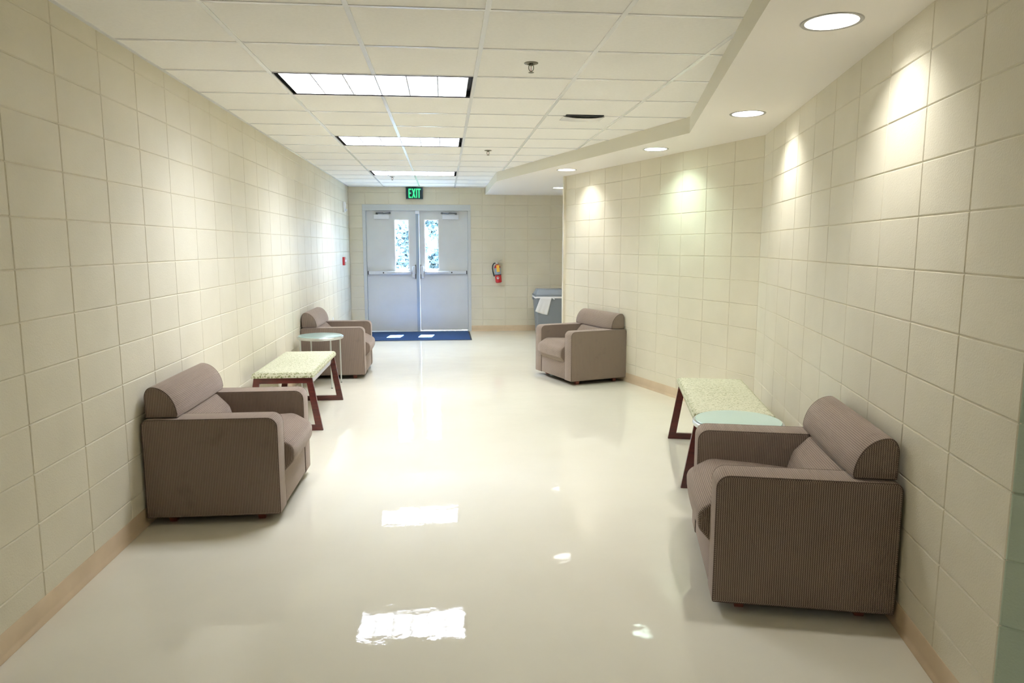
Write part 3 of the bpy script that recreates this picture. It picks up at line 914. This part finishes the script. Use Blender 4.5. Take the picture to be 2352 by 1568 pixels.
def door(idx, x0, x1, gx0, gx1, side):
    """side -1: left leaf (hinged left), +1: right leaf"""
    root = empty('door_%d' % idx, ((x0 + x1) / 2, D + FD, 0), kind='structure')
    cx = (x0 + x1) / 2
    X = lambda x: x - cx
    zb, zt = (0.014 if side < 0 else 0.018), DZ1 - 0.108
    gz0, gz1 = 1.10, 1.985
    bm = bmesh.new()
    f = 0.0
    box(bm, X(x0), X(gx0), 0, LEAF_T, zb, zt); box(bm, X(gx1), X(x1), 0, LEAF_T, zb, zt)
    box(bm, X(gx0), X(gx1), 0, LEAF_T, zb, gz0); box(bm, X(gx0), X(gx1), 0, LEAF_T, gz1, zt)
    bmesh.ops.remove_doubles(bm, verts=bm.verts, dist=1e-5)
    link('door_leaf', bm, M['door'], root)
    bm = bmesh.new()
    w = 0.017
    for a, b, c, d in ((gx0, gx1, gz0, gz0 + w), (gx0, gx1, gz1 - w, gz1), (gx0, gx0 + w, gz0 + w, gz1 - w), (gx1 - w, gx1, gz0 + w, gz1 - w)):
        box(bm, X(a), X(b), -0.006, LEAF_T + 0.004, c, d)
    vf = link('vision_frame', bm, M['white'], root)
    bxo('glass', X(gx0 + w), X(gx1 - w), LEAF_T * 0.5, LEAF_T * 0.5 + 0.006, gz0 + w, gz1 - w, M['glass'], vf, label='clear glass pane')
    # dark sticker text band at the top of each pane
    bm = bmesh.new()
    for k in range(7):
        a = gx0 + 0.06 + 0.02 * k
        if side < 0 and k < 2: continue
        box(bm, X(a), X(a + 0.013), LEAF_T * 0.5 - 0.0015, LEAF_T * 0.5 - 0.0005, gz1 - 0.045, gz1 - 0.030)
    link('etched_mark', bm, M['label'], vf)
    # panic bar
    z = 1.052
    free = x1 - 0.012 if side < 0 else x0 + 0.012
    hinge = x0 + 0.015 if side < 0 else x1 - 0.015
    s = -1 if side < 0 else 1
    root_bar = None
    bm = bmesh.new()
    a, b = sorted((X(hinge), X(free + s * 0.075)))
    box(bm, a, b, -0.052, -0.004, z - 0.027, z + 0.027)
    pb = link('panic_bar', bm, M['alum'], root, bevel=0.006)
    bm = bmesh.new()
    a, b = sorted((X(hinge), X(hinge + (-s) * -0.0 + (-s) * 0.014)))
    box(bm, a, b, -0.056, -0.001, z - 0.030, z + 0.030)
    link('end_cap', bm, M['black'], pb)
    bm = bmesh.new()     # push pad, the half nearer the latch
    a, b = sorted((X(free + s * 0.10), X(free + s * 0.50)))
    box(bm, a, b, -0.070, -0.050, z - 0.020, z + 0.020)
    link('push_pad', bm, M['alum'], pb, bevel=0.005)
    bm = bmesh.new()
    lx = X(hinge - s * 0.27)
    lathe(bm, [(0.012, 0), (0.012, 0.004), (0.008, 0.005), (0.0, 0.005)], center=(lx, -0.052, z), seg=20, axis=Matrix.Rotation(PI / 2, 4, 'X'))
    link('lock_cylinder', bm, M['black'], pb, smooth=True)
    bm = bmesh.new()     # latch head
    a, b = sorted((X(free + s * 0.004), X(free + s * 0.058)))
    box(bm, a, b, -0.062, -0.001, z - 0.030, z + 0.115)
    lh = link('latch_head', bm, M['alum'], pb, bevel=0.012)
    bm = bmesh.new()
    a, b = sorted((X(free + s * 0.014), X(free + s * 0.066)))
    box(bm, a, b, -0.064, -0.004, z - 0.092, z - 0.028)
    link('latch_foot', bm, M['alum'], lh, bevel=0.010)
    bm = bmesh.new()
    a, b = sorted((X(free - s * 0.004), X(free + s * 0.010)))
    box(bm, a, b, -0.020, -0.0005, z - 0.11, z + 0.14)
    link('strike_plate', bm, M['steel'], lh)
    # closer
    c0, c1 = (-1.205, -0.940) if side < 0 else (-0.018, 0.268)
    bxo('closer', X(c0), X(c1), -0.062, -0.003, 1.985, 2.062, M['alum'], root, bevel=0.004)
    cl = root.children[-1]
    px = c0 + 0.05 if side < 0 else c1 - 0.05
    fx = c1 + 0.01 if side < 0 else c0 - 0.01
    bm = bmesh.new()
    lathe(bm, [(0.018, 0.0), (0.018, 0.03), (0.012, 0.036), (0.0, 0.036)], center=(X(px), -0.034, 2.062), seg=18)
    tube(bm, [(X(px), -0.034, 2.088), (X((px + fx) / 2), -0.115, 2.086)], 0.009, 8)
    tube(bm, [(X((px + fx) / 2), -0.115, 2.078), (X(fx), -0.055, 2.090)], 0.008, 8)
    lathe(bm, [(0.016, 0.0), (0.016, 0.03), (0.0, 0.03)], center=(X(fx), -0.055, 2.072), seg=16)
    link('closer_arm', bm, M['steel'], cl, smooth=True)
    return root
bpy.context.view_layer.update()
door(1, DX0 + 0.058, MX - 0.029, -0.866, -0.601, -1)
door(2, MX + 0.029, DX1 - 0.058, -0.345, -0.080, +1)

# door mat
mt = empty('door_mat', (-0.42, 11.93, 0), label='dark navy entrance mat on the floor in front of the double doors', cat='mat')
bm = bmesh.new()
def slab(bm, x0, x1, y0, y1, z0, z1, b):
    lo = [bm.verts.new(p) for p in ((x0, y0, z0), (x1, y0, z0), (x1, y1, z0), (x0, y1, z0))]
    hi = [bm.verts.new(p) for p in ((x0 + b, y0 + b, z1), (x1 - b, y0 + b, z1), (x1 - b, y1 - b, z1), (x0 + b, y1 - b, z1))]
    bm.faces.new(lo[::-1]); bm.faces.new(hi)
    for k in range(4): bm.faces.new((lo[k], lo[(k + 1) % 4], hi[(k + 1) % 4], hi[k]))
slab(bm, -0.90, 0.86, -0.60, 0.575, 0.001, 0.006, 0.01)
link('rubber_border', bm, M['rubber'], mt)
bm = bmesh.new()
slab(bm, -0.875, 0.835, -0.578, 0.553, 0.0062, 0.011, 0.004)
link('carpet_pile', bm, M['mat'], mt)

# ------------------------------------------------------------------ exit sign
ex = empty('exit_sign', (-0.497, D - 0.045, 2.425), label='illuminated green EXIT sign hanging from the ceiling over the double doors', cat='sign')
bxo('sign_box', -0.146, 0.146, -0.022, 0.022, -0.098, 0.098, M['signbox'], ex, bevel=0.004)
bm = bmesh.new()
lathe(bm, [(0.04, 0.104), (0.04, 0.098), (0.012, 0.094), (0.0, 0.094)], seg=20)
tube(bm, [(0, 0, 0.0985), (0, 0, 0.090)], 0.02, 10)
link('canopy', bm, M['slot'], ex, smooth=True)
bm = bmesh.new()
def poly(bm, pts, y0=-0.0245, y1=-0.0222):
    a = [bm.verts.new((x, y0, z)) for x, z in pts]; b = [bm.verts.new((x, y1, z)) for x, z in pts]
    bm.faces.new(a)
    for k in range(len(pts)):
        j = (k + 1) % len(pts); bm.faces.new((a[k], b[k], b[j], a[j]))
h0, h1 = -0.079, 0.076
hh = (h0 + h1) / 2
s = 0.015
x = -0.098                                     # E
poly(bm, [(x, h0), (x + s, h0), (x + s, h1), (x, h1)])
poly(bm, [(x + s, h1 - 0.018), (x + 0.048, h1 - 0.018), (x + 0.048, h1), (x + s, h1)])
poly(bm, [(x + s, h0), (x + 0.050, h0), (x + 0.050, h0 + 0.018), (x + s, h0 + 0.018)])
poly(bm, [(x + s, hh - 0.008), (x + 0.040, hh - 0.008), (x + 0.040, hh + 0.010), (x + s, hh + 0.010)])
x = -0.040                                     # X
w = 0.060
poly(bm, [(x, h0), (x + 0.017, h0), (x + w, h1), (x + w - 0.017, h1)])
poly(bm, [(x + w - 0.017, h0), (x + w, h0), (x + 0.017, h1), (x, h1)], -0.0243)
x = 0.030                                      # I
poly(bm, [(x, h0), (x + s + 0.001, h0), (x + s + 0.001, h1), (x, h1)])
x = 0.053                                      # T
poly(bm, [(x, h1 - 0.019), (x + 0.056, h1 - 0.019), (x + 0.056, h1), (x, h1)])
poly(bm, [(x + 0.020, h0), (x + 0.036, h0), (x + 0.036, h1 - 0.019), (x + 0.020, h1 - 0.019)])
bmesh.ops.recalc_face_normals(bm, faces=bm.faces)
link('exit_lettering', bm, M['exit'], ex, label='glowing green letters EXIT')

# ------------------------------------------------------------------ fire extinguisher
fe = empty('fire_extinguisher', (0.966, D - 0.075, 0.873), label='red fire extinguisher with yellow inspection tag hanging on the end wall', cat='fire extinguisher')
fe.rotation_euler = (0, math.radians(-5), 0)
bm = bmesh.new()
R = 0.056
lathe(bm, [(0, 0.004), (0.045, 0.0), (R, 0.012), (R, 0.135), (R, 0.262), (R - 0.004, 0.283), (0.036, 0.307), (0.020, 0.318), (0.018, 0.328), (0, 0.328)], seg=32)
body = link('cylinder', bm, M['red'], fe, smooth=True)
bm = bmesh.new()
lathe(bm, [(R + 0.0003, 0.150), (R + 0.0003, 0.262)], seg=32)
link('label_wrap', bm, M['label'], body, smooth=True, label='silver-blue label sleeve')
bm = bmesh.new()
lathe(bm, [(R + 0.0003, 0.135), (R + 0.003, 0.136), (R + 0.003, 0.149), (R + 0.0003, 0.150)], seg=32)
link('strap', bm, M['black'], fe, smooth=True)
bm = bmesh.new()
vs = []
for k in range(20):
    a = 2 * PI * k / 20; xx_ = -0.012 + 0.021 * math.cos(a); zz_ = 0.088 + 0.023 * math.sin(a)
    vs.append(bm.verts.new((xx_, -math.sqrt((R + 0.0012) ** 2 - xx_ ** 2), zz_)))
bm.faces.new(vs)
link('round_sticker', bm, M['white'], body, label='white round sticker')
bm = bmesh.new()
lathe(bm, [(0.0, 0.325), (0.020, 0.325), (0.022, 0.345), (0.014, 0.362), (0.0, 0.364)], seg=20)
tube(bm, [(0, 0, 0.350), (-0.032, -0.004, 0.352)], 0.011, 10)
link('valve', bm, M['chrome'], fe, smooth=True)
bm = bmesh.new()
def bar(bm, p0, p1, wy, th):
    p0 = Vector(p0); p1 = Vector(p1); t = (p1 - p0).normalized(); n = Vector((-t.z, 0, t.x)) * th / 2; y = Vector((0, wy / 2, 0))
    a = [bm.verts.new(p) for p in (p0 - n - y, p0 + n - y, p0 + n + y, p0 - n + y)]
    b = [bm.verts.new(p) for p in (p1 - n - y, p1 + n - y, p1 + n + y, p1 - n + y)]
    bm.faces.new(a); bm.faces.new(b[::-1])
    for k in range(4): bm.faces.new((a[k], b[k], b[(k + 1) % 4], a[(k + 1) % 4]))
bar(bm, (-0.005, 0, 0.368), (0.090, 0, 0.400), 0.022, 0.006)
link('lever', bm, M['chrome'], fe)
bm = bmesh.new()
bar(bm, (0.012, 0, 0.350), (0.095, 0, 0.312), 0.022, 0.006)
link('carry_handle', bm, M['chrome'], fe)
bm = bmesh.new()
tube(bm, [(-0.034, -0.004, 0.352), (-0.060, -0.006, 0.342), (-0.082, -0.006, 0.310), (-0.090, -0.006, 0.262), (-0.086, -0.006, 0.205), (-0.076, -0.006, 0.150), (-0.070, -0.006, 0.118)], [0.010] * 5 + [0.012, 0.013], 10)
link('hose', bm, M['black'], fe, smooth=True)
bm = bmesh.new()
box(bm, -0.022, 0.030, -R - 0.006, -R - 0.004, 0.192, 0.312)
link('inspection_tag', bm, M['yellow'], fe, label='yellow card tag')
bxo('wall_bracket', -0.02, 0.02, 0.03, 0.0745, 0.18, 0.34, M['chrome'], fe)

# ------------------------------------------------------------------ waste bin
tb = empty('trash_can', (1.815, 12.12, 0), label='grey-blue plastic bin with hinged lid and white liner in the far alcove', cat='trash can')
bm = bmesh.new()
def frustum(bm, sx0, sy0, sx1, sy1, z0, z1, r=0.04):
    lo = rounded([(-sx0, -sy0), (sx0, -sy0), (sx0, sy0), (-sx0, sy0)], r, 5)
    hi = rounded([(-sx1, -sy1), (sx1, -sy1), (sx1, sy1), (-sx1, sy1)], r, 5)
    a = [bm.verts.new((p.x, p.y, z0)) for p in lo]; b = [bm.verts.new((p.x, p.y, z1)) for p in hi]
    for k in range(len(a)):
        j = (k + 1) % len(a); bm.faces.new((a[k], a[j], b[j], b[k]))
    return a, b
a, b = frustum(bm, 0.215, 0.15, 0.262, 0.19, 0.0, 0.64); bm.faces.new(a[::-1])
a, b = frustum(bm, 0.262, 0.19, 0.262, 0.19, 0.64, 0.645); bm.faces.new(b)
bmesh.ops.remove_doubles(bm, verts=bm.verts, dist=1e-5)
tbb = link('bin_body', bm, M['bin'], tb, smooth=True)
bm = bmesh.new()
a, b = frustum(bm, 0.270, 0.198, 0.274, 0.202, 0.655, 0.685); bm.faces.new(a[::-1])
a, b = frustum(bm, 0.262, 0.19, 0.225, 0.155, 0.685, 0.765)
a2, b2 = frustum(bm, 0.225, 0.155, 0.222, 0.152, 0.765, 0.780); bm.faces.new(b2)
link('lid', bm, M['binlid'], tb, smooth=True)
bm = bmesh.new()
for sx in (-1, 1):
    bxo('handle', 0.262 if sx > 0 else -0.292, 0.292 if sx > 0 else -0.262, -0.05, 0.05, 0.60, 0.64, M['bin'], tb, bevel=0.006)
# liner folded over the rim, with one corner hanging down the front
bm = bmesh.new()
pr = rounded([(-0.270, -0.198), (0.270, -0.198), (0.270, 0.198), (-0.270, 0.198)], 0.04, 5)
rows = []
for z, k in ((0.656, 1.0), (0.650, 1.01), (0.640, 1.008), (0.628, 1.002)):
    rows.append([bm.verts.new((p.x * k, p.y * k, z + 0.004 * math.sin(i * 1.7))) for i, p in enumerate(pr)])
for A, B in zip(rows, rows[1:]):
    for i in range(len(pr)): j = (i + 1) % len(pr); bm.faces.new((A[i], A[j], B[j], B[i]))
link('liner_cuff', bm, M['liner'], tb, smooth=True, label='white liner edge')
bm = bmesh.new()
cols = 10
top = [(-0.175 + 0.20 * k / cols, 0.645) for k in range(cols + 1)]
bot = [(-0.262 + 0.215 * k / cols, 0.405 - 0.062 * math.sin(PI * 0.5 * k / cols)) for k in range(cols + 1)]
gridv = []
for r in range(9):
    t = r / 8
    gridv.append([bm.verts.new((a[0] * (1 - t) + b[0] * t, -0.199 + 0.018 * t + 0.008 * math.sin(k * 1.9 + t) * t - 0.004, a[1] * (1 - t) + b[1] * t)) for k, (a, b) in enumerate(zip(top, bot))])
for A, B in zip(gridv, gridv[1:]):
    for k in range(cols): bm.faces.new((A[k], A[k + 1], B[k + 1], B[k]))
o = link('liner_flap', bm, M['liner'], tb, smooth=True, label='loose white liner corner')
md = o.modifiers.new('solid', 'SOLIDIFY'); md.thickness = 0.002
bm = bmesh.new()
tube(bm, [(0.03, -0.200, 0.640), (0.045, -0.205, 0.622), (0.066, -0.205, 0.612), (0.070, -0.204, 0.622)], 0.007, 8)
link('liner_knot', bm, M['liner'], tb, smooth=True)

# ------------------------------------------------------------------ wall devices on the left wall
fa = empty('fire_alarm_pull', (XL, 11.70, 1.275), label='small red fire alarm pull station on the left wall near the doors', cat='fire alarm')
bxo('back_box', 0.0, 0.035, -0.060, 0.060, -0.067, 0.067, M['red'], fa, bevel=0.004)
bxo('pull_handle', 0.0355, 0.052, -0.035, 0.035, -0.012, 0.022, M['white'], fa, bevel=0.004)
st = empty('alarm_strobe', (XL, 11.93, 2.155), label='white fire alarm horn strobe high on the left wall near the doors', cat='alarm strobe')
bxo('back_plate', 0.0, 0.030, -0.062, 0.062, -0.085, 0.085, M['white'], st, bevel=0.006)
bm = bmesh.new(); lathe(bm, [(0.045, 0.0), (0.042, 0.010), (0.0, 0.014)], center=(0.030, 0, 0.030), seg=24, axis=Matrix.Rotation(PI / 2, 4, 'Y'))
link('horn_grille', bm, M['white'], st, smooth=True)
bxo('strobe_lens', 0.0305, 0.058, -0.022, 0.022, -0.065, -0.030, M['alum'], st, bevel=0.005)
ou = empty('wall_outlet', (XL, 10.45, 0.42), label='small white outlet plate low on the left wall behind the far left armchair', cat='outlet')
bxo('cover_plate', 0.0, 0.006, -0.035, 0.035, -0.057, 0.057, M['white'], ou, bevel=0.002)
bxo('socket', 0.0062, 0.009, -0.016, 0.016, -0.04, 0.04, M['white'], ou, bevel=0.002)

# ------------------------------------------------------------------ sprinklers
def make_sprinkler():
    root = empty('sprinkler')
    bm = bmesh.new()
    lathe(bm, [(0.040, 0.0), (0.039, -0.003), (0.030, -0.006), (0.022, -0.006), (0.018, -0.001), (0.0, -0.001)], seg=32)
    link('escutcheon', bm, M['bronze'], root, smooth=True, label='chrome ceiling ring')
    bm = bmesh.new()
    lathe(bm, [(0.011, -0.001), (0.012, -0.012), (0.006, -0.016), (0, -0.016)], seg=16)
    for s in (-1, 1):
        tube(bm, [(s * 0.009, 0, -0.010), (s * 0.0135, 0, -0.018), (s * 0.0135, 0, -0.032), (s * 0.010, 0, -0.040), (s * 0.002, 0, -0.0465)], 0.0022, 8)
    link('frame_arms', bm, M['bronze'], root, smooth=True)
    bm = bmesh.new(); tube(bm, [(0, 0, -0.016), (0, 0, -0.044)], 0.0016, 8)
    link('glass_bulb', bm, M['redbulb'], root, smooth=True, label='thin red glass bulb')
    bm = bmesh.new()
    lathe(bm, [(0.004, -0.044), (0.004, -0.049), (0.016, -0.051), (0.016, -0.0525), (0, -0.0525)], seg=20)
    link('deflector', bm, M['bronze'], root, smooth=True)
    return root
sp0 = make_sprinkler()
for i, (x, y, lb) in enumerate([(0.504, 4.10, 'pendent sprinkler head in the ceiling, nearest to the viewer'),
                                (0.488, 7.75, 'pendent sprinkler head in the ceiling right of the middle ceiling light'),
                                (-0.748, 10.75, 'tiny pendent sprinkler head in the ceiling beyond the farthest ceiling light')]):
    o = sp0 if i == 0 else copy_tree(sp0)
    o.location = (x, y, ZC + 0.0035)
    tag(o, lb, 'sprinkler', 'ceiling sprinkler heads')

# ------------------------------------------------------------------ ceiling vent
cv = empty('ceiling_vent', (1.12, 5.66, ZC), label='small white curved ceiling vent with a dark open slot, between tiles', cat='vent')
bm = bmesh.new()
n = 12
rows = []
for k in range(n + 1):
    t = k / n; x = -0.165 + 0.33 * t; sag = 0.013 * (1 - (2 * t - 1) ** 2)
    rows.append((bm.verts.new((x, 0.0, -0.006 - sag)), bm.verts.new((x, 0.20, -0.001 - sag * 0.6)), bm.verts.new((x, 0.20, 0.003)), bm.verts.new((x, 0.0, -0.003 - sag))))
for A, B in zip(rows, rows[1:]):
    for k in range(4): bm.faces.new((A[k], B[k], B[(k + 1) % 4], A[(k + 1) % 4]))
bm.faces.new(rows[0][::-1]); bm.faces.new(rows[-1])
bmesh.ops.recalc_face_normals(bm, faces=bm.faces)
link('damper_plate', bm, M['grid'], cv, smooth=True)
bxo('slot_opening', -0.15, 0.15, -0.045, -0.002, -0.0035, 0.003, M['slot'], cv, label='dark slot')

# ------------------------------------------------------------------ outside the doors
bxo('ground_outside', -25, 25, D + 0.17, 70, -0.30, -0.02, M['concrete'], kind='structure')
def shrub(name, cx, cy, rx, ry, z0, z1, n, mt, trunk, label, seed, bottom=None):
    rnd = random.Random(seed)
    root = empty(name, (cx, cy, -0.02), label=label, cat='tree' if 'tree' in name else 'shrub')
    bm = bmesh.new()
    for _ in range(n):
        while True:
            p = Vector((rnd.uniform(-1, 1), rnd.uniform(-1, 1), rnd.uniform(-1, 1)))
            if p.x ** 4 + p.y ** 4 + p.z ** 4 <= 1: break
        p = p * (0.55 + 0.45 * rnd.random())
        c = Vector((p.x * rx, p.y * ry, (z0 + z1) / 2 + p.z * (z1 - z0) / 2))
        a = rnd.uniform(0, 2 * PI); b = rnd.uniform(-1, 1)
        d = Vector((math.cos(a) * math.sqrt(1 - b * b), math.sin(a) * math.sqrt(1 - b * b), b)) * rnd.uniform(0.05, 0.115)
        e = d.cross(Vector((rnd.uniform(-1, 1), rnd.uniform(-1, 1), rnd.uniform(-1, 1)))); e = e.normalized() * d.length * 0.5
        bm.faces.new([bm.verts.new(q) for q in (c - d, c + e, c + d, c - e)])
    link('foliage', bm, mt, root)
    bm = bmesh.new()
    tube(bm, [(0, 0, 0), (0.03, 0.02, max(0.3, z0)), (0, 0, (z0 + z1) / 2)], [trunk, trunk * 0.8, trunk * 0.4], 8)
    link('trunk', bm, M['bark'], root, smooth=True)
    return root
shrub('leafy_shrub', -1.02, 19.5, 0.66, 0.6, 0.02, 2.32, 9000, M['leaf'], 0.05, 'dense leafy shrub outside, seen through the left door pane', 1)
shrub('leafy_shrub', -0.50, 20.9, 1.1, 0.7, 0.02, 1.50, 9000, M['leaf'], 0.05, 'low leafy shrub outside, seen through the right door pane under the tree', 2)
shrub('shade_tree', -0.15, 21.9, 1.1, 1.0, 1.68, 3.6, 12000, M['leaf2'], 0.12, 'tree crown outside, seen in the upper right door pane', 3)
